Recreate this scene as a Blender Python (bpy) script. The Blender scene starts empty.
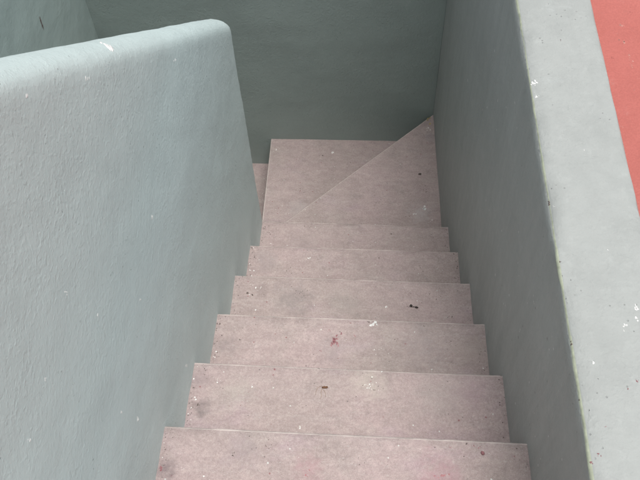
import bpy, bmesh, math, random
from mathutils import Vector, noise
from mathutils.bvhtree import BVHTree
R = math.radians
random.seed(7)
scn = bpy.context.scene
col = scn.collection

# ------------------------------------------------------------------ camera
CP = Vector((0.42921, -0.62714, 1.68801))
FW = Vector((-0.05618965, 0.54998282, -0.83328363)).normalized()
RT = Vector((0.99817065, 0.04960037, -0.03457107)).normalized()
UP = RT.cross(FW)
FPX = 817.5
cd = bpy.data.cameras.new('camera'); cam = bpy.data.objects.new('camera', cd); col.objects.link(cam)
cd.sensor_width = 36; cd.lens = FPX / 640 * 36; cd.clip_start = .02; cd.clip_end = 1000
from mathutils import Matrix
cam.matrix_world = Matrix(((RT.x, UP.x, -FW.x, CP.x), (RT.y, UP.y, -FW.y, CP.y), (RT.z, UP.z, -FW.z, CP.z), (0, 0, 0, 1)))
scn.camera = cam

def ray(u, v): return (FW + RT * ((u - 320) / FPX) - UP * ((v - 240) / FPX)).normalized()

# ------------------------------------------------------------------ measured layout (metres)
W, G, RI, YB, H, TH, XL, YE, ZL, KL = .78, .23975, .19225, 1.95731, .4167, .16897, .72683, 1.23358, 1.05422, .82053
DY = (.00148, -.00334, -.00293, -.00133, .00196, .00419)
DZ = (-.0142, -.00041, .00519, .01165, .00793, .00654)
SR, SL, SKEW, HS = -.02763, .01556, -.0122, .01527
TS = .10                                            # thickness of the spine wall

# ------------------------------------------------------------------ materials
class NT:
    def __init__(s, name):
        s.m = bpy.data.materials.new(name); s.m.use_nodes = True
        s.t = s.m.node_tree; s.b = s.t.nodes['Principled BSDF']
        s.pos = s.n('ShaderNodeNewGeometry').outputs['Position']
    def n(s, typ, **kw):
        x = s.t.nodes.new(typ)
        for k, v in kw.items(): setattr(x, k, v)
        return x
    def l(s, a, b): s.t.links.new(a, b)
    def noise(s, scale, detail=3, rough=.55, vec=None, out='Fac', dist=0):
        x = s.n('ShaderNodeTexNoise'); x.inputs['Scale'].default_value = scale; x.inputs['Detail'].default_value = detail
        x.inputs['Roughness'].default_value = rough; x.inputs['Distortion'].default_value = dist
        s.l(vec or s.pos, x.inputs['Vector']); return x.outputs[out]
    def vmul(s, v):
        x = s.n('ShaderNodeVectorMath', operation='MULTIPLY'); s.l(s.pos, x.inputs[0]); x.inputs[1].default_value = v; return x.outputs[0]
    def rng(s, f, a, b, c=0., d=1., smooth=False):
        x = s.n('ShaderNodeMapRange'); s.l(f, x.inputs['Value'])
        if smooth: x.interpolation_type = 'SMOOTHSTEP'
        for k, v in zip(('From Min', 'From Max', 'To Min', 'To Max'), (a, b, c, d)): x.inputs[k].default_value = v
        return x.outputs['Result']
    def math(s, op, a, b=None, clamp=False):
        x = s.n('ShaderNodeMath', operation=op); x.use_clamp = clamp
        for i, q in enumerate((a, b)):
            if q is None: continue
            if hasattr(q, 'links'): s.l(q, x.inputs[i])
            else: x.inputs[i].default_value = q
        return x.outputs[0]
    def mix(s, f, a, b, mode='MIX'):
        x = s.n('ShaderNodeMix', data_type='RGBA', blend_type=mode)
        if hasattr(f, 'links'): s.l(f, x.inputs[0])
        else: x.inputs[0].default_value = f
        for q, i in ((a, 6), (b, 7)):
            if hasattr(q, 'links'): s.l(q, x.inputs[i])
            else: x.inputs[i].default_value = (*q, 1)
        return x.outputs[2]
    def bump(s, h, dist, prev=None, strength=1.):
        x = s.n('ShaderNodeBump'); x.inputs['Distance'].default_value = dist; x.inputs['Strength'].default_value = strength
        s.l(h, x.inputs['Height'])
        if prev: s.l(prev, x.inputs['Normal'])
        return x.outputs['Normal']
    def done(s, colr, rough, nrm=None, spec=.5):
        if hasattr(colr, 'links'): s.l(colr, s.b.inputs['Base Color'])
        else: s.b.inputs['Base Color'].default_value = (*colr, 1)
        if hasattr(rough, 'links'): s.l(rough, s.b.inputs['Roughness'])
        else: s.b.inputs['Roughness'].default_value = rough
        s.b.inputs['Specular IOR Level'].default_value = spec
        if nrm: s.l(nrm, s.b.inputs['Normal'])
        return s.m

def paint(name, base, lumps, fine, streak=None, spec=.4, rough=.55, sk=.22, grain=.7, pits=.55, var=1.):
    t = NT(name)
    big = t.rng(t.noise(3.2, 4, .6), .3, .7, .0, 1.)
    mid = t.rng(t.noise(34, 5, .7), .3, .7)
    c = t.mix(big, [q * (1 - .10 * var) for q in base], [q * (1 + .05 * var) for q in base])
    c = t.mix(t.math('MULTIPLY', mid, .30), c, [base[0] * 1.07, base[1] * 1.06, base[2] * 1.06])
    # rubbed whitish scuffs
    sc = t.math('MULTIPLY', t.rng(t.noise(9, 6, .75, dist=.6), .60, .78, 0, 1, True), .22 * var)
    c = t.mix(sc, c, (.62, .66, .66))
    if streak:
        st = t.rng(t.noise(1., 5, .65, vec=t.vmul(streak)), .44, .72)
        c = t.mix(t.math('MULTIPLY', st, sk), c, [q * .72 for q in base])
        st2 = t.rng(t.noise(1.7, 4, .7, vec=t.vmul(streak)), .56, .74)
        c = t.mix(t.math('MULTIPLY', st2, sk), c, [min(1, q * 1.25) for q in base])
    # pinholes and specks
    v = t.n('ShaderNodeTexVoronoi'); v.inputs['Scale'].default_value = 75; t.l(t.pos, v.inputs['Vector'])
    hole = t.math('MULTIPLY', t.rng(v.outputs['Distance'], .07, .13, 1, 0), t.rng(t.noise(11, 2), .55, .62))
    c = t.mix(t.math('MULTIPLY', hole, pits), c, [q * .55 for q in base])
    n = t.bump(t.noise(7, 3, .5), .012 * var, strength=.5)
    patch = t.rng(t.noise(4.5, 3, .6), .34, .62, .35, 1.)
    # sand-and-cement render: separate grains and pits under the paint, patchier in places
    g1 = t.rng(t.noise(115, 2, .5), .48, .74, 0, 1, True)
    g2 = t.rng(t.noise(88, 2, .5, vec=t.vmul((1.07, 1, .93))), .50, .28, 0, -.8, True)
    lum = t.math('MULTIPLY', t.math('ADD', g1, g2), patch)
    n = t.bump(lum, lumps, n, grain)
    n = t.bump(t.noise(330, 3, .6), fine, n, .7)
    n = t.bump(t.math('MULTIPLY', hole, -1.), .002, n, .8)
    return t.done(c, t.rng(mid, 0, 1, rough - .08, rough + .12), n, spec)

PB = (.415, .472, .448)
M_spine = paint('stucco_lit_paint', (.530, .628, .618), .0010, .0004, spec=.45, grain=.45, var=.5)  # same wall paint, colour lightened to make up for weak side light
M_wall = paint('wall_shade_paint', (.364, .383, .368), .0006, .0003, streak=(22, 22, 1.6), sk=.32, pits=.12)  # same wall paint, colour darkened to deepen the shade on the inner face
M_outer = paint('outer_wall_paint', (.405, .500, .480), .0004, .0003)
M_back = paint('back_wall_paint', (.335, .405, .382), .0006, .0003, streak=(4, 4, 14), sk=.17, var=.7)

def simple(name, c, rough=.7, var=.25, scale=180, spec=.3):
    t = NT(name)
    cc = t.mix(t.rng(t.noise(scale, 3), .3, .7), [q * (1 - var) for q in c], [min(1, q * (1 + var)) for q in c])
    return t.done(cc, rough, t.bump(t.noise(scale * 2, 2), .0006), spec)

M_white = simple('white_splash', (.80, .80, .78), .6, .06)
M_red = simple('dark_red_paint', (.30, .14, .15), .6, .3, 260)
M_pink = simple('pink_paint', (.42, .20, .21), .7, .2, 260)
M_dark = simple('dark_speck', (.15, .12, .11), .85, .4, 300)
M_edge = simple('worn_edge_paint', (.39, .42, .32), .65, .2, 60)
M_grime = simple('grey_grime', (.27, .225, .215), .9, .3, 260)
M_brown = simple('dry_leaf_brown', (.16, .085, .05), .8, .35, 400)
M_stalk = simple('dry_stalk', (.40, .29, .22), .8, .25, 400)
M_black = simple('black_scrap', (.050, .042, .038), .85, .5, 300)
M_grit = simple('pale_chip', (.72, .68, .63), .8, .1, 300)
M_moss = simple('yellow_grit', (.45, .36, .17), .9, .35, 260)

def step_material(worn=False):
    t = NT('worn_lit_nosing' if worn else 'pink_concrete')
    base = (.470, .345, .335)
    big = t.rng(t.noise(3.1, 5, .62, dist=.4), .3, .7)
    c = t.mix(big, (.415, .318, .300), (.500, .362, .358))
    # grey-beige worn areas and pinker ones
    w1 = t.rng(t.noise(7.3, 4, .7, dist=.5), .50, .66, 0, 1, True)
    c = t.mix(t.math('MULTIPLY', w1, .30), c, (.42, .335, .315))
    w2 = t.rng(t.noise(5.1, 5, .65, vec=t.vmul((1, 1.7, 1.3))), .55, .72, 0, 1, True)
    c = t.mix(t.math('MULTIPLY', w2, .45), c, (.47, .33, .36))
    # scrubbed streaks across the tread
    st = t.rng(t.noise(1., 6, .7, vec=t.vmul((9, 46, 20))), .52, .72)
    c = t.mix(t.math('MULTIPLY', st, .28), c, (.57, .47, .46))
    # trodden-in dirt
    d = t.rng(t.noise(17, 5, .74, dist=.8), .54, .74, 0, 1)
    c = t.mix(t.math('MULTIPLY', d, .45), c, (.27, .21, .20))
    # aggregate speckle
    b1 = t.rng(t.noise(36, 5, .72, vec=t.vmul((.7, 1.25, 1)), dist=.4), .36, .66)
    c = t.mix(b1, t.mix(1., c, (.90, .89, .89), 'MULTIPLY'), t.mix(1., c, (1.07, 1.07, 1.07), 'MULTIPLY'))
    b2 = t.rng(t.noise(170, 3, .7), .36, .66)
    c = t.mix(b2, t.mix(1., c, (.90, .89, .89), 'MULTIPLY'), t.mix(1., c, (1.08, 1.08, 1.08), 'MULTIPLY'))
    s1 = t.rng(t.noise(420, 2, .6), .36, .66)
    c = t.mix(s1, t.mix(1., c, (.90, .89, .89), 'MULTIPLY'), t.mix(1., c, (1.08, 1.08, 1.08), 'MULTIPLY'))
    s2 = t.rng(t.noise(150, 3, .65), .58, .74)
    c = t.mix(t.math('MULTIPLY', s2, .35), c, (.62, .54, .52))
    s3 = t.rng(t.noise(120, 4, .7, vec=t.vmul((1.1, .9, 1))), .60, .72)
    c = t.mix(t.math('MULTIPLY', s3, .40), c, (.24, .18, .17))
    # sparse specks
    vn = t.math('MULTIPLY', t.noise(260, 2), .10)
    for sc, thr, colr, k in ((58, .055, (.10, .08, .08), .42), (47, .06, (.75, .72, .70), .38), (33, .05, (.28, .09, .10), .40)):
        v = t.n('ShaderNodeTexVoronoi'); v.inputs['Scale'].default_value = sc; t.l(t.pos, v.inputs['Vector'])
        sep = t.n('ShaderNodeSeparateColor'); t.l(v.outputs['Color'], sep.inputs[0])
        dd = t.math('ADD', v.outputs['Distance'], vn)
        f = t.math('MULTIPLY', t.rng(dd, thr + .05, thr + .10, 1, 0), t.math('GREATER_THAN', sep.outputs[0], 1 - k * .55))
        c = t.mix(t.math('MULTIPLY', f, .8), c, colr)
    # stains where the photograph has them: position, radius, colour, amount
    sn1 = t.math('SUBTRACT', t.noise(30, 5, .72), .5); sn2 = t.rng(t.noise(70, 4, .65), .32, .62, .35, 1)
    for (px, py, pz), rad, colr, k in STAINS:
        dv = t.n('ShaderNodeVectorMath', operation='DISTANCE'); t.l(t.pos, dv.inputs[0]); dv.inputs[1].default_value = (px, py, pz)
        q = t.math('ADD', dv.outputs['Value'], t.math('MULTIPLY', sn1, rad * 2.6))
        f = t.math('MULTIPLY', t.rng(q, rad * .15, rad * 1.25, 1, 0, True), sn2)
        c = t.mix(t.math('MULTIPLY', f, k), c, colr)
    if worn: c = t.mix(t.rng(t.noise(40, 5, .7), .30, .62, .25, .8), c, (.70, .56, .53))  # wear and the edge's light line both go into this paler colour
    c = t.mix(1., c, (.955, 1.055, 1.04), 'MULTIPLY')
    n = t.bump(t.noise(12, 4, .6), .006, strength=.5)
    n = t.bump(t.noise(130, 4, .65), .0022, n, .6)
    n = t.bump(t.noise(520, 2, .6), .0006, n, .6)
    return t.done(c, t.rng(big, 0, 1, .62, .8), n, .3)

def on_z(u, v, z):
    d = ray(u, v); return CP + d * ((z - CP.z) / d.z)
def tz(k): return -k * RI + (DZ[k] if 0 <= k < 6 else .0)
STAINS = []
for (u, v, k, rad, c, a) in (
        (292, 299, 3, .075, (.25, .20, .195), .62), (262, 290, 3, .03, (.24, .18, .17), .55), (345, 303, 3, .07, (.33, .27, .25), .45),
        (330, 350, 2, .05, (.33, .26, .26), .5), (225, 345, 2, .03, (.28, .22, .22), .5),
        (440, 474, 0, .05, (.45, .22, .26), .5), (310, 468, 0, .035, (.45, .22, .25), .4), (240, 448, 0, .05, (.33, .24, .26), .45),
        (168, 470, 0, .028, (.20, .14, .15), .75), (202, 408, 1, .024, (.22, .17, .17), .7), (200, 378, 1, .03, (.28, .21, .22), .45),
        (440, 395, 1, .08, (.38, .31, .29), .4), (370, 385, 1, .05, (.55, .45, .40), .5), (235, 392, 1, .05, (.50, .42, .38), .4),
        (470, 395, 1, .05, (.42, .27, .30), .4), (425, 347, 2, .07, (.38, .31, .31), .4), (470, 350, 2, .05, (.40, .31, .28), .45),
        (300, 247, 5, .07, (.36, .27, .27), .4), (265, 262, 4, .05, (.33, .26, .26), .5), (420, 213, 6, .05, (.52, .45, .46), .45),
        (430, 137, 6, .03, (.26, .22, .23), .5), (300, 210, 7, .06, (.50, .42, .42), .4)):
    p = on_z(u, v, tz(k)); STAINS.append(((p.x, p.y, p.z), rad, c, a))
M_step = step_material(); M_worn_lit = step_material(True)

def red_floor():
    t = NT('red_floor_paint')
    big = t.rng(t.noise(4, 5, .6), .3, .7)
    c = t.mix(big, (.40, .112, .092), (.47, .142, .118))
    f = t.rng(t.noise(11, 6, .72, dist=.7), .60, .72, 0, 1, True)
    c = t.mix(t.math('MULTIPLY', f, .5), c, (.50, .27, .24))
    s = t.rng(t.noise(240, 3, .6), .35, .68)
    c = t.mix(s, t.mix(1., c, (.93, .92, .92), 'MULTIPLY'), t.mix(1., c, (1.05, 1.06, 1.06), 'MULTIPLY'))
    d = t.rng(t.noise(60, 4, .7), .62, .74)
    c = t.mix(t.math('MULTIPLY', d, .3), c, (.3, .12, .10))
    n = t.bump(t.noise(60, 5, .65), .003, strength=.6)
    n = t.bump(t.noise(380, 2), .0008, n, .6)
    return t.done(c, .6, n, .35)
M_red_floor = red_floor()
M_ground = simple('packed_earth', (.22, .18, .14), .95, .3, 3)

# ------------------------------------------------------------------ mesh helpers
def link(name, bm, mats, parent=None, smooth=True, kind=None):
    me = bpy.data.meshes.new(name); bm.to_mesh(me); bm.free()
    for m in (mats if isinstance(mats, (list, tuple)) else [mats]): me.materials.append(m)
    for p in me.polygons: p.use_smooth = smooth
    o = bpy.data.objects.new(name, me); col.objects.link(o)
    if parent:
        o.parent = parent; o.matrix_parent_inverse = parent.matrix_world.inverted()
    if kind: o['kind'] = kind
    return o
def tag(o, label, cat, group=None):
    o['label'] = label; o['category'] = cat
    if group: o['group'] = group
    return o
def empty(name, loc):
    o = bpy.data.objects.new(name, None); col.objects.link(o); o.location = loc; o.empty_display_size = .1
    o.matrix_world = Matrix.Translation(loc); return o

def tree_of(bm):
    bm.normal_update(); return BVHTree.FromBMesh(bm)

def ticks(a, b, r, d):
    """grid positions: fine in the rounded rims, d apart between"""
    q = [0, .08, .2, .4, .65, 1]
    out = [a + r * f for f in q]
    n = max(1, int((b - a - 2 * r) / d)); s = (b - a - 2 * r) / n
    out += [a + r + s * i for i in range(1, n)]
    out += [b - r * f for f in reversed(q)]
    return out

def rbox(lo, hi, r, d, fmap=None, amp=0., fine=0., wear=0., seed=0.):
    """box with rounded rims on a dense grid, unevenness by noise, then mapped into place"""
    if not isinstance(r, (tuple, list)): r = (r, r, r)
    lo, hi = Vector(lo), Vector(hi)
    T = [ticks(lo[i], hi[i], r[i], d if not isinstance(d, (tuple, list)) else d[i]) for i in range(3)]
    bm = bmesh.new(); cache = {}
    def V(i, j, k):
        key = (i, j, k)
        if key in cache: return cache[key]
        p = Vector((T[0][i], T[1][j], T[2][k]))
        c = Vector([min(max(p[a], lo[a] + r[a]), hi[a] - r[a]) for a in range(3)])
        q = Vector([(p[a] - c[a]) / r[a] for a in range(3)])
        n = q.normalized()
        # cube-to-sphere in units of the rim radius
        w = Vector([c[a] + n[a] * r[a] for a in range(3)])
        if amp or fine or wear:
            nn = Vector([n[a] / r[a] for a in range(3)]).normalized()
            s = Vector((seed, seed * 1.7, seed * .3))
            w = w + nn * (amp * noise.noise(w * 4.5 + s) + amp * .5 * noise.noise(w * 13 + s) + fine * noise.noise(w * 55 + s) + fine * .6 * noise.noise(w * 120 + s))
            if wear:
                ed = sum(1 for a in range(3) if abs(n[a]) > .25) > 1
                if ed: w = w + nn * wear * (noise.noise(w * 21 + s) - .35 + .8 * min(0, noise.noise(w * 60 + s)))
        if fmap: w = fmap(w)
        cache[key] = bm.verts.new(w); return cache[key]
    N = [len(t) - 1 for t in T]
    def quad(a, b, c, e, flip):
        try: bm.faces.new((a, b, c, e) if not flip else (e, c, b, a))
        except ValueError: pass
    for k, fl in ((0, True), (N[2], False)):
        for i in range(N[0]):
            for j in range(N[1]): quad(V(i, j, k), V(i + 1, j, k), V(i + 1, j + 1, k), V(i, j + 1, k), fl)
    for j, fl in ((0, False), (N[1], True)):
        for i in range(N[0]):
            for k in range(N[2]): quad(V(i, j, k), V(i + 1, j, k), V(i + 1, j, k + 1), V(i, j, k + 1), fl)
    for i, fl in ((0, True), (N[0], False)):
        for j in range(N[1]):
            for k in range(N[2]): quad(V(i, j, k), V(i, j + 1, k), V(i, j + 1, k + 1), V(i, j, k + 1), fl)
    return bm

def blob(bm, tree, u, v, rpx, asp=1., ang=0., mi=1, lift=.0006, n=14, jag=.35, rnd=random):
    """an irregular raised splash lying on the surface that pixel (u, v) of the photograph shows"""
    d = ray(u, v)
    hit, nrm, _, dist = tree.ray_cast(CP, d)
    if hit is None: return
    s = dist / FPX
    e1 = (RT - nrm * RT.dot(nrm)).normalized(); e2 = nrm.cross(e1)
    fore = max(.35, abs(nrm.dot(d)))
    rim, top = [], []
    for i in range(n):
        a = 2 * math.pi * i / n
        rr = rpx * s * (1 + jag * (rnd.random() * 2 - 1))
        x, y = rr * math.cos(a) * asp, rr * math.sin(a) / asp
        x, y = x * math.cos(ang) - y * math.sin(ang), x * math.sin(ang) + y * math.cos(ang)
        p = hit + e1 * x + e2 * (y / fore)
        q, qn, _, _ = tree.find_nearest(p)
        if q is None: q, qn = p, nrm
        rim.append(bm.verts.new(q + qn * .0001)); 
        p2 = hit + (p - hit) * .72
        q2, qn2, _, _ = tree.find_nearest(p2); q2 = q2 if q2 is not None else p2
        top.append(bm.verts.new(q2 + qn * lift))
    fs = [bm.faces.new(top)]
    for i in range(n): fs.append(bm.faces.new((rim[i], rim[(i + 1) % n], top[(i + 1) % n], top[i])))
    bmesh.ops.recalc_face_normals(bm, faces=fs)
    if fs[0].normal.dot(nrm) < 0: bmesh.ops.reverse_faces(bm, faces=fs)
    for f in fs: f.material_index = mi; f.smooth = True
def splat(bm, tree, u, v, spread, count, rmin, rmax, mi, seed, sx=1., **kw):
    rd = random.Random(seed)
    for _ in range(count):
        a, q = rd.random() * 6.283, abs(rd.gauss(0, .55)) * spread
        blob(bm, tree, u + q * math.cos(a) * sx, v + q * math.sin(a) / sx, rmin + (rmax - rmin) * rd.random() ** 2, rd.uniform(.75, 1.3), rd.uniform(-.6, .6), mi, rnd=rd, n=11, jag=.45, **kw)

# ------------------------------------------------------------------ walls
def lin(s=0., h=0., x=0.): return lambda p: Vector((p.x + s * p.y, p.y, p.z + h * p.y))

# spine wall between the two flights: rounded sloping top, rounded end
sp = rbox((-TS, -1.0, -2.2), (0, YE + .003, ZL + .004), (.0498, .05, .046), (.02, .02, .02),
          lambda p: Vector((p.x + SL * p.y, p.y, p.z - KL * p.y if p.z > -1.6 else p.z - KL * p.y * max(0, (p.z + 2.2) / .6))), amp=.0022, fine=.0007, seed=3.)
tr = tree_of(sp)
for (u, v, r, a, g) in ((106, 45.5, 2.4, 2.2, -.45), (111.5, 48.2, 2.3, 2.0, -.5), (101, 42.8, 1.2, 1.8, -.5), (108.5, 47, 2.7, 1.8, -.5)):
    blob(sp, tr, u, v, r, a, g, 1, lift=.0012, jag=.22)
for (u, v, r) in ((26, 96, 1.1), (88, 78, .8), (152, 217, .9), (140, 300, .6), (66, 292, .6), (138, 418, .8), (122, 412, .6), (186, 365, .7), (98, 315, .5), (45, 380, .6), (30, 440, .6), (176, 60, .6)):
    splat(sp, tr, u, v, 2.2, 4, .3, r, 1, u, lift=.0005)
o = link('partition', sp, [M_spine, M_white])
tag(o, 'pale green stucco partition wall with sloping rounded top left of the steps, white streak on its rim', 'wall')

# right-hand parapet, its top just proud of the red floor
rw = rbox((W, -1.8, -2.4), (W + TH, YB + .2, H), (.007, .02, .007), (.025, .03, .03), lin(SR, HS), amp=.0016, fine=.0004, wear=.0030, seed=9.)
tr = tree_of(rw)
for f in rw.faces:                                   # paint rubbed thin along the inner arris
    c = f.calc_center_median()
    if c.z - HS * c.y > H - .0055 and c.x - SR * c.y < W + .0045: f.material_index = 4
rd = random.Random(5)
for (u, v, sprd, n, r, mi) in ((533, 84, 3.4, 9, 1.1, 1), (536.5, 97, 2.6, 6, 1.0, 1), (549, 204, 2.4, 6, .9, 3), (553, 206, 1.4, 3, .7, 1), (637, 308, 3.5, 8, 1.7, 1), (636, 318, 3, 6, 1.5, 1),
                               (625, 325, 2.2, 5, 1.0, 1), (624, 331, 1.6, 3, .9, 1), (593, 362, 2.6, 5, 1.1, 1), (628, 389, 1.6, 3, 1.5, 2), (637, 381, 1.6, 4, 1.1, 2), (600, 455, 2.6, 5, .9, 2),
                               (592, 463, 1.6, 4, 1.1, 2), (606, 426, 1.4, 2, .6, 2), (572, 344, 1.8, 4, .8, 3), (579, 400, 1.4, 3, .6, 3), (560, 262, 1.5, 3, .6, 3), (608, 250, 2, 2, .5, 1), (560, 40, 2, 2, .4, 3), (585, 150, 2, 2, .45, 1)):
    splat(rw, tr, u, v, sprd, n, .3, r, mi, u + v, lift=.0006)
for _ in range(46):                                   # pinprick drops down the inner face
    v = rd.uniform(40, 470); u = rd.uniform(452, 500) + .155 * v
    hn = tr.ray_cast(CP, ray(u, v))[1]
    if hn is not None and hn.x < -.8: blob(rw, tr, u, v, rd.uniform(.25, .55), 1, 0, rd.choice((1, 1, 3)), lift=.0003, n=8, rnd=rd)
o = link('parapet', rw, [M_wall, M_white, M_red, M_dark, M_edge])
tag(o, 'wide flat topped grey green parapet wall between the pink steps and the red floor', 'wall')

bk = rbox((-XL - .16, YB, -2.6), (W + SR * YB + .004, YB + .16, H + .02), (.008, .008, .008), (.03, .03, .03), None, amp=.002, fine=.0004, seed=21.)
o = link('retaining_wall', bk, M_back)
tag(o, 'dark green wall across the far end of the stairwell, behind the turning steps', 'wall')

ow = rbox((-XL - .16, -1.8, -2.6), (-XL, YB + .004, H + .02), (.008, .008, .008), (.03, .03, .03), None, amp=.002, fine=.0005, seed=33.)
tr = tree_of(ow)
for (u, v, r, a, g) in ((41.5, 23, 1.3, 1.9, -1.15), (43, 26.5, .9, 1.7, -1.15), (40.2, 20.2, .8, 1.5, -1.2)):
    blob(ow, tr, u, v, r, a, g, 1, lift=.0005)
o = link('stairwell_wall', ow, [M_outer, M_dark])
tag(o, 'plain green wall beyond the partition at the upper left, with one short dark scratch', 'wall')

# ------------------------------------------------------------------ the steps
stair = empty('staircase', (W / 2, .6, -2.6))
tag(stair, 'pink concrete staircase going down between green walls and turning left at the bottom', 'staircase')

STEP_MARKS = {
    0: [('s', 450, 447.5, 3.2, 5, 1.3, 2, 1.6), ('s', 479, 447, 2.2, 4, .9, 2, 1), ('s', 482.5, 453.5, 1.6, 5, 1.6, 2, 1), ('s', 466, 443.8, 1.6, 3, .8, 3, 1.6), ('s', 464, 457, 1.6, 4, .6, 3, .6),
        ('s', 474, 446, 1.2, 3, .7, 2, 1), ('s', 497, 475, 1.6, 3, .8, 3, 1), ('s', 467.5, 479, 1.6, 3, 1.1, 3, 1), ('s', 442, 476, 6, 10, 1.4, 4, 1.6), ('s', 306, 475, 3, 8, .8, 4, .8), ('s', 309, 470, 2.2, 5, .6, 4, .8),
        ('s', 388, 458, .8, 2, .8, 1, 1), ('s', 420, 449, .8, 2, .8, 1, 1), ('s', 234, 453, 4, 8, .7, 3, 1), ('s', 182, 470, 2, 4, .8, 1, 1), ('s', 205, 476, 3, 4, .7, 1, 1), ('s', 170, 432, 2.4, 4, .7, 3, 1),
        ('s', 513, 456, 3, 6, .6, 2, 1), ('s', 161, 468, 2, 7, 1.2, 2, .6), ('s', 360, 465, 16, 7, .5, 3, 1.5), ('s', 268, 445, 20, 8, .5, 3, 1.8)],
    1: [('s', 229, 406, .8, 3, .9, 2, 1), ('s', 372, 377.5, .7, 2, 1.1, 1, 1), ('s', 382, 371.6, .7, 2, .9, 1, 1), ('s', 300, 427, .7, 2, 1.2, 1, 1), ('s', 218, 380, 3, 5, .7, 1, 1.4), ('s', 252, 387, 3, 4, .8, 1, .6),
        ('s', 368, 386, 9, 15, .7, 1, 1), ('s', 375, 390, 9, 9, .7, 3, 1), ('s', 198, 404, 3, 9, .7, 3, .8), ('s', 205, 372, 8, 12, .5, 3, .8), ('s', 430, 390, 22, 10, .5, 3, 1.4), ('s', 327, 422, 1, 2, .5, 3, 1),
        ('s', 306, 367, 2, 5, .6, 3, 1.5), ('s', 318, 368, 1.5, 3, .5, 3, 1.5), ('s', 246, 398, 8, 5, .5, 2, 1)],
    2: [('s', 334, 340, 5.5, 40, 1.5, 2, .9), ('s', 334, 341, 7.5, 22, 1.1, 4, 1), ('s', 341, 334, 1.8, 9, 1.1, 2, 1.3), ('s', 328, 330.6, 2.2, 5, .7, 2, 1.6), ('s', 321, 329.6, .7, 2, .9, 1, 1), ('s', 320.5, 350.5, 1.6, 4, .7, 2, 1.2), ('s', 338, 358, 1.4, 3, .6, 2, 1.2),
        ('s', 355, 336, 1.6, 3, .6, 4, 1), ('s', 372.5, 324, 3, 9, 1.3, 1, 1.3), ('s', 368, 321.5, 1.2, 2, .7, 3, 1), ('s', 483, 368, 1, 4, .8, 1, 1), ('s', 380, 350, 9, 7, .5, 1, 2.2), ('s', 424, 326, 3, 3, .5, 3, 1.5),
        ('s', 396, 340, 5, 6, .5, 3, 1), ('s', 306, 366, 1, 2, .6, 3, 1.4), ('s', 240, 340, 14, 9, .5, 3, 1.4), ('s', 450, 345, 12, 8, .5, 3, 1.2)],
    3: [('s', 386, 307, 1.6, 4, .9, 1, 1.5), ('s', 403, 304, 2.4, 4, .5, 3, 2), ('s', 252, 295, 1, 3, 1.1, 3, 1), ('s', 247.5, 294, 1, 3, 1.1, 3, 1), ('s', 264, 294.5, .8, 2, .8, 3, 1), ('s', 256, 310, .8, 3, .9, 1, 1), ('s', 452, 317, 1.6, 5, .8, 3, .8),
        ('s', 258, 288, 5, 9, .6, 1, 1.2), ('s', 300, 292, 16, 14, .5, 3, 1.5), ('s', 430, 292, 16, 10, .5, 3, 1.5)],
    4: [('s', 366, 257, 1, 2, .6, 3, 1), ('s', 379, 258, 1, 2, .7, 3, 1), ('s', 254, 270.6, .8, 3, .7, 1, 1), ('s', 310, 258, 4, 7, .6, 1, 1.6), ('s', 420, 266, 16, 12, .45, 3, 1.6), ('s', 290, 268, 14, 8, .45, 3, 1.6)],
    5: [('s', 391, 234, 1, 3, .9, 3, 1), ('s', 271, 244, .8, 2, .7, 1, 1), ('s', 268, 232, 3, 7, .5, 3, .8), ('s', 308, 226, 5, 6, .5, 3, 1.8), ('s', 430, 238, 12, 9, .4, 3, 1.6), ('s', 445, 227, 1.2, 4, .5, 3, 1)],
    6: [('s', 420, 174, .9, 5, 1.1, 3, 1.4), ('s', 424, 208, 4, 13, .9, 1, 1.2), ('s', 414, 214, 4, 8, .6, 1, 1.2), ('s', 430, 124, 1, 6, .9, 5, .8), ('s', 428, 128, 2.6, 7, .6, 1, 1), ('s', 409, 216, 4, 6, .5, 3, 1.4),
        ('s', 424, 190, 8, 8, .5, 3, 1), ('s', 380, 200, 16, 9, .4, 3, 1.4), ('s', 432, 220, 2.4, 5, .6, 1, 1)],
    7: [('s', 333, 152.5, 2, 5, .8, 1, 1.6), ('s', 323, 155.5, 1.4, 4, .7, 3, 1.4), ('s', 300, 190, 12, 8, .4, 3, 1.4), ('s', 285, 214, 6, 7, .5, 1, 1.8), ('s', 276, 150, 3, 4, .5, 1, 1), ('s', 350, 165, 10, 5, .4, 3, 1.4)],
}
SM = [M_step, M_white, M_red, M_dark, M_pink, M_moss, M_worn_lit, M_grime]
def pix(p):
    d = Vector(p) - CP; z = d.dot(FW)
    return 320 + FPX * d.dot(RT) / z, 240 - FPX * d.dot(UP) / z
def finish_step(bm, k, name):
    tr = tree_of(bm)
    if 0 <= k < 6:
        rg = random.Random(900 + k)
        for _ in range(60):
            y = rg.uniform(ylft(k) - .235, ylft(k) - .004)
            left = rg.random() < .68
            off = .003 + abs(rg.gauss(0, .011))
            x = SL * y + off if left else W + SR * y - off
            u, v = pix((x, y, tz(k)))
            blob(bm, tr, u, v, rg.uniform(.25, .8) * (1.5 if y < ylft(k) - .18 else 1), rg.uniform(.8, 1.4), rg.uniform(-1, 1), rg.choice((3, 7, 7, 7, 1 if left else 7)), n=9, jag=.5, lift=.0004, rnd=rg)
        for _ in range(26):
            x = rg.uniform(.02, W - .03); y = ylft(k) - G + .006 + abs(rg.gauss(0, .008)) + .012
            u, v = pix((x, y, tz(k)))
            blob(bm, tr, u, v, rg.uniform(.2, .55), 1.2, 0, rg.choice((3, 7, 7, 1)), n=8, jag=.5, lift=.0004, rnd=rg)
    for (_, u, v, s, n, r, mi, sx) in STEP_MARKS.get(k, ()):
        splat(bm, tr, u, v, s, n, .22, r, mi, k * 100 + u, sx, lift=.0004)
    return link(name, bm, SM, stair)

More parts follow.
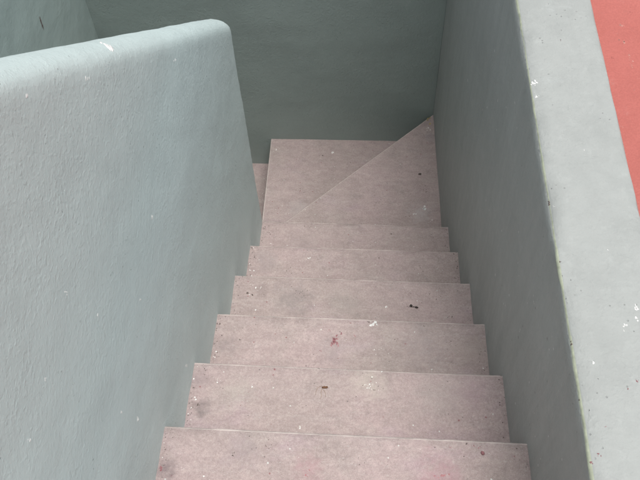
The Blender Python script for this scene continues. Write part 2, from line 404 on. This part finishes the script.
def ylft(k): return k * G + (DY[k] if 0 <= k < 6 else 0)
for k in range(-1, 6):
    y1, y0, z = ylft(k), ylft(k - 1) - .02, tz(k)
    bm = rbox((-.015, y0, z - .42), (W + .012, y1, z), (.005, .0055, .0055), (.016, .016, .03),
              lambda p: Vector((p.x + SL * p.y, p.y + SKEW * p.x, p.z)), amp=.0008, fine=.00025, wear=.0022, seed=50 + k * 3.1)
    for f in bm.faces:                               # pale nosing: foot wear plus an edge highlight painted in
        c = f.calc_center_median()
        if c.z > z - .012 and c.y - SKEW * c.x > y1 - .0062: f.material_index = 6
    finish_step(bm, k, 'step')

def prism(pts, z, depth, k, name):
    bm = bmesh.new()
    vs = [bm.verts.new((x, y, z)) for x, y in pts]
    f = bm.faces.new(vs)
    if f.normal.z < 0: bmesh.ops.reverse_faces(bm, faces=[f])
    bm.normal_update()
    ext = bmesh.ops.extrude_face_region(bm, geom=[f])
    for v in [e for e in ext['geom'] if isinstance(e, bmesh.types.BMVert)]: v.co.z -= depth
    bmesh.ops.recalc_face_normals(bm, faces=bm.faces)
    top = [e for e in bm.edges if all(abs(v.co.z - z) < 1e-5 for v in e.verts)]
    bmesh.ops.bevel(bm, geom=top, offset=.005, segments=3, affect='EDGES', profile=.5)
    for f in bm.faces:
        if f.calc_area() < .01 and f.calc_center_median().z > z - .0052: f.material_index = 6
    o = finish_step(bm, k, name)
    for p in o.data.polygons:
        if p.area > .004: p.use_smooth = False
    return o
XR = W + SR * YB
prism([(-.03, 1.15), (W, 1.15), (W, 1.99), (XR + .035, YB + .034), (XR, YB), (-.03, 1.225)], -6 * RI, .45, 6, 'winder_step')
prism([(-.0440, 1.185), (.03, 1.185), (W, 1.90), (W, YB + .02), (-.0430, YB + .02)], -7 * RI, .45, 7, 'winder_step')
prism([(-.02, 1.19), (-.02, YB + .02), (-XL - .02, YB + .02), (-XL - .02, YB - .02), (-.075, 1.22), (-.06, 1.19)], -8 * RI, .45, 8, 'winder_step')
prism([(-.07, 1.18), (-.07, 1.25), (-XL - .015, YB), (-XL - .015, 1.18)], -9 * RI, .45, 9, 'winder_step')
for i in range(3):
    y1 = 1.20 - G * (i + 1)
    bm = rbox((-XL - .012, y1, -(10 + i) * RI - .42), (-TS + .03, y1 + G + .02, -(10 + i) * RI), .0055, (.03, .03, .05), None, amp=.0008, wear=.002, seed=80. + i)
    finish_step(bm, 99, 'step')

# ------------------------------------------------------------------ terrace round the stairwell, ground below
def sheet(rects, z, depth):
    bm = bmesh.new()
    for (x0, x1, y0, y1) in rects:
        m = Matrix.Translation(((x0 + x1) / 2, (y0 + y1) / 2, z - depth / 2)) @ Matrix.Diagonal((x1 - x0, y1 - y0, depth, 1))
        bmesh.ops.create_cube(bm, size=1, matrix=m)
    return bm
FZ = H - .022
fl = sheet([(W + TH - .06, 2.7, -3.5, 4)], FZ, .14)
lf = sheet([(-2.4, -XL - .14, -3.5, 4), (-XL - .14, W + TH - .06, -3.5, -.49), (-XL - .14, W + TH - .06, YB + .12, 4)], FZ - .004, .14)
link('landing_floor', lf, simple('grey_concrete', (.30, .30, .285), .85, .15, 60), None, False, 'structure')
trf = tree_of(fl)
rdm = random.Random(8)
for (u, v, s, n, r, mi, sx) in ((622, 26, 3.0, 7, .9, 1, 1.2), (624, 42, 2.2, 6, .8, 1, .6), (629, 56, 2.6, 7, .8, 1, .5), (619, 40, 2, 4, .9, 1, 1.5), (632, 66, 2, 5, .7, 1, .5), (612, 58, 3, 4, .5, 2, 1), (634, 90, 1.5, 3, .9, 1, 1), (630, 12, 5, 5, .5, 2, 1)):
    splat(fl, trf, u, v, s, n, .25, r, mi, u + v, sx, lift=.0003)
M_scuff = simple('pale_scuff', (.52, .26, .22), .8, .2, 200)
M_scuff2 = simple('dark_scuff', (.30, .10, .085), .8, .2, 200)
link('terrace_floor', fl, [M_red_floor, M_scuff, M_scuff2], None, False, 'structure')
gb = bmesh.new(); bmesh.ops.create_grid(gb, x_segments=8, y_segments=8, size=300, matrix=Matrix.Translation((0, 0, -3.0)))
link('ground', gb, M_ground, None, False, 'structure')

# ------------------------------------------------------------------ litter lying on the treads
def lump(bm, c, sx, sy, sz, ang, seed, jag=.3):
    b = bmesh.ops.create_icosphere(bm, subdivisions=3, radius=1)
    rot = Matrix.Rotation(ang, 3, 'Z')
    for v in b['verts']:
        q = v.co * (1 + jag * noise.noise(v.co * 1.9 + Vector((seed, 0, 0))) + jag * .5 * noise.noise(v.co * 5 + Vector((0, seed, 0))))
        v.co = rot @ Vector((q.x * sx, q.y * sy, max(q.z, -.75) * sz)) + c + Vector((0, 0, .75 * sz))
def tube(bm, pts, r0, r1):
    rings = []
    for i, p in enumerate(pts):
        t = (pts[min(i + 1, len(pts) - 1)] - pts[max(i - 1, 0)]).normalized()
        a = t.cross(Vector((0, 0, 1))).normalized(); b = t.cross(a)
        r = r0 + (r1 - r0) * i / (len(pts) - 1)
        rings.append([bm.verts.new(p + (a * math.cos(q) + b * math.sin(q)) * r) for q in [k * math.pi / 3 for k in range(6)]])
    for A, B in zip(rings, rings[1:]):
        for k in range(6): bm.faces.new((A[k], A[(k + 1) % 6], B[(k + 1) % 6], B[k]))
    bm.faces.new(rings[0][::-1]); bm.faces.new(rings[-1])
def topz(k): return tz(k) + .0004

c = on_z(324.8, 387.6, topz(1))
t = empty('dry_scrap', c)
tag(t, 'tiny brown dry plant scrap with thin stalks on the second nearest step', 'plant scrap')
bm = bmesh.new(); lump(bm, c, .0072, .0028, .0022, .05, 2.); lump(bm, c + Vector((.004, .001, 0)), .0035, .0024, .002, .5, 5.)
link('husk', bm, M_brown, t)
for path in (((322, 386), (318, 387.5), (316.2, 391), (315.6, 395)), ((322.5, 388.5), (321, 392), (321.6, 396), (320, 399.5)), ((323.5, 389.5), (325.3, 393), (325.9, 397))):
    bm = bmesh.new(); tube(bm, [on_z(u, v, topz(1)) + Vector((0, 0, .0009)) for u, v in path], .0005, .0003)
    link('stalk', bm, M_stalk, t)

c = on_z(411, 306.2, topz(3)); c2 = on_z(416.5, 307.6, topz(3))
bm = bmesh.new(); lump(bm, c, .0034, .0042, .0034, .3, 7., .6); lump(bm, c2, .0050, .0026, .0026, -.1, 9., .6); lump(bm, (c + c2) / 2, .003, .0016, .0012, 0, 11.)
for q in range(5): lump(bm, c + Vector((random.uniform(-.012, .018), random.uniform(-.007, .007), 0)), .0011, .0009, .0007, q, 20. + q, .5)
tag(link('black_scrap', bm, M_black), 'small black clump of dirt on the fourth nearest step, right of the middle', 'debris')

for (u, v, k, s, lab) in ((371.9, 377.3, 1, .0026, 'white chip near the far edge of the second nearest step'),
                          (299.8, 426.6, 1, .0021, 'white chip at the near edge of the second nearest step, left of the middle'),
                          (321.0, 329.6, 2, .0017, 'tiny white chip beside the dark red stain on the third nearest step')):
    c = on_z(u, v, topz(k)); bm = bmesh.new(); lump(bm, c, s * 1.15, s, s * .6, u, u, .35)
    tag(link('pale_chip', bm, M_grit), lab, 'chip', 'pale chips lying on the steps')
c = on_z(375.6, 322.6, topz(2)); bm = bmesh.new()
for q, (dx, dy, s) in enumerate(((0, 0, .0032), (-.006, -.004, .0026), (.003, -.006, .002), (-.002, .003, .0018))): lump(bm, c + Vector((dx, dy, 0)), s * 1.3, s, s * .5, q, q * 3., .5)
tag(link('plaster_crumb', bm, M_white), 'flaky white plaster crumb at the far edge of the third nearest step', 'debris')
c = on_z(482.6, 453.2, topz(0)); bm = bmesh.new(); lump(bm, c, .0032, .0046, .0016, .5, 4., .4)
tag(link('paint_flake', bm, M_red), 'dark red paint flake at the right of the nearest step', 'paint flake')
c = on_z(432.2, 115.8, -6 * RI + .0004); bm = bmesh.new()
c = c + Vector((-.012, -.014, 0))
for q in range(7):
    lump(bm, c + Vector((random.uniform(-.014, .004), random.uniform(-.016, .006), 0)), random.uniform(.0018, .004), random.uniform(.0015, .003), .002, q, q * 2.3, .5)
tag(link('grit_heap', bm, M_moss), 'little heap of yellowish grit in the far right corner of the turning step', 'debris')

# ------------------------------------------------------------------ daylight
SUN_EL, SUN_AZ = R(77.5), R(112)                        # azimuth clockwise from +Y: light comes over the parapet from the right
w = bpy.data.worlds.new('World'); scn.world = w; w.use_nodes = True
nt = w.node_tree; bg = nt.nodes['Background']
sky = nt.nodes.new('ShaderNodeTexSky'); sky.sky_type = 'NISHITA'; sky.sun_disc = False
sky.sun_elevation = SUN_EL; sky.sun_rotation = SUN_AZ; sky.dust_density = 3.; sky.air_density = 1.; sky.ozone_density = 1.
hs = nt.nodes.new('ShaderNodeHueSaturation'); hs.inputs['Saturation'].default_value = .30   # thin white overcast
nt.links.new(sky.outputs[0], hs.inputs['Color']); nt.links.new(hs.outputs[0], bg.inputs['Color']); bg.inputs['Strength'].default_value = .075
sd = bpy.data.lights.new('sun', 'SUN'); sd.energy = 1.3; sd.angle = R(38); sd.color = (1, .97, .93)
so = bpy.data.objects.new('sun', sd); col.objects.link(so); so.location = (4, 2, 6)
dirv = Vector((math.sin(SUN_AZ) * math.cos(SUN_EL), math.cos(SUN_AZ) * math.cos(SUN_EL), math.sin(SUN_EL)))
so.rotation_euler = dirv.to_track_quat('Z', 'Y').to_euler()

scn.render.engine = 'CYCLES'
scn.cycles.use_adaptive_sampling = True; scn.cycles.adaptive_threshold = .025
scn.cycles.max_bounces = 8; scn.cycles.diffuse_bounces = 5
scn.view_settings.view_transform = 'Standard'; scn.view_settings.look = 'None'
scn.view_settings.gamma = 1; scn.view_settings.use_curve_mapping = False
scn.view_settings.exposure = .98
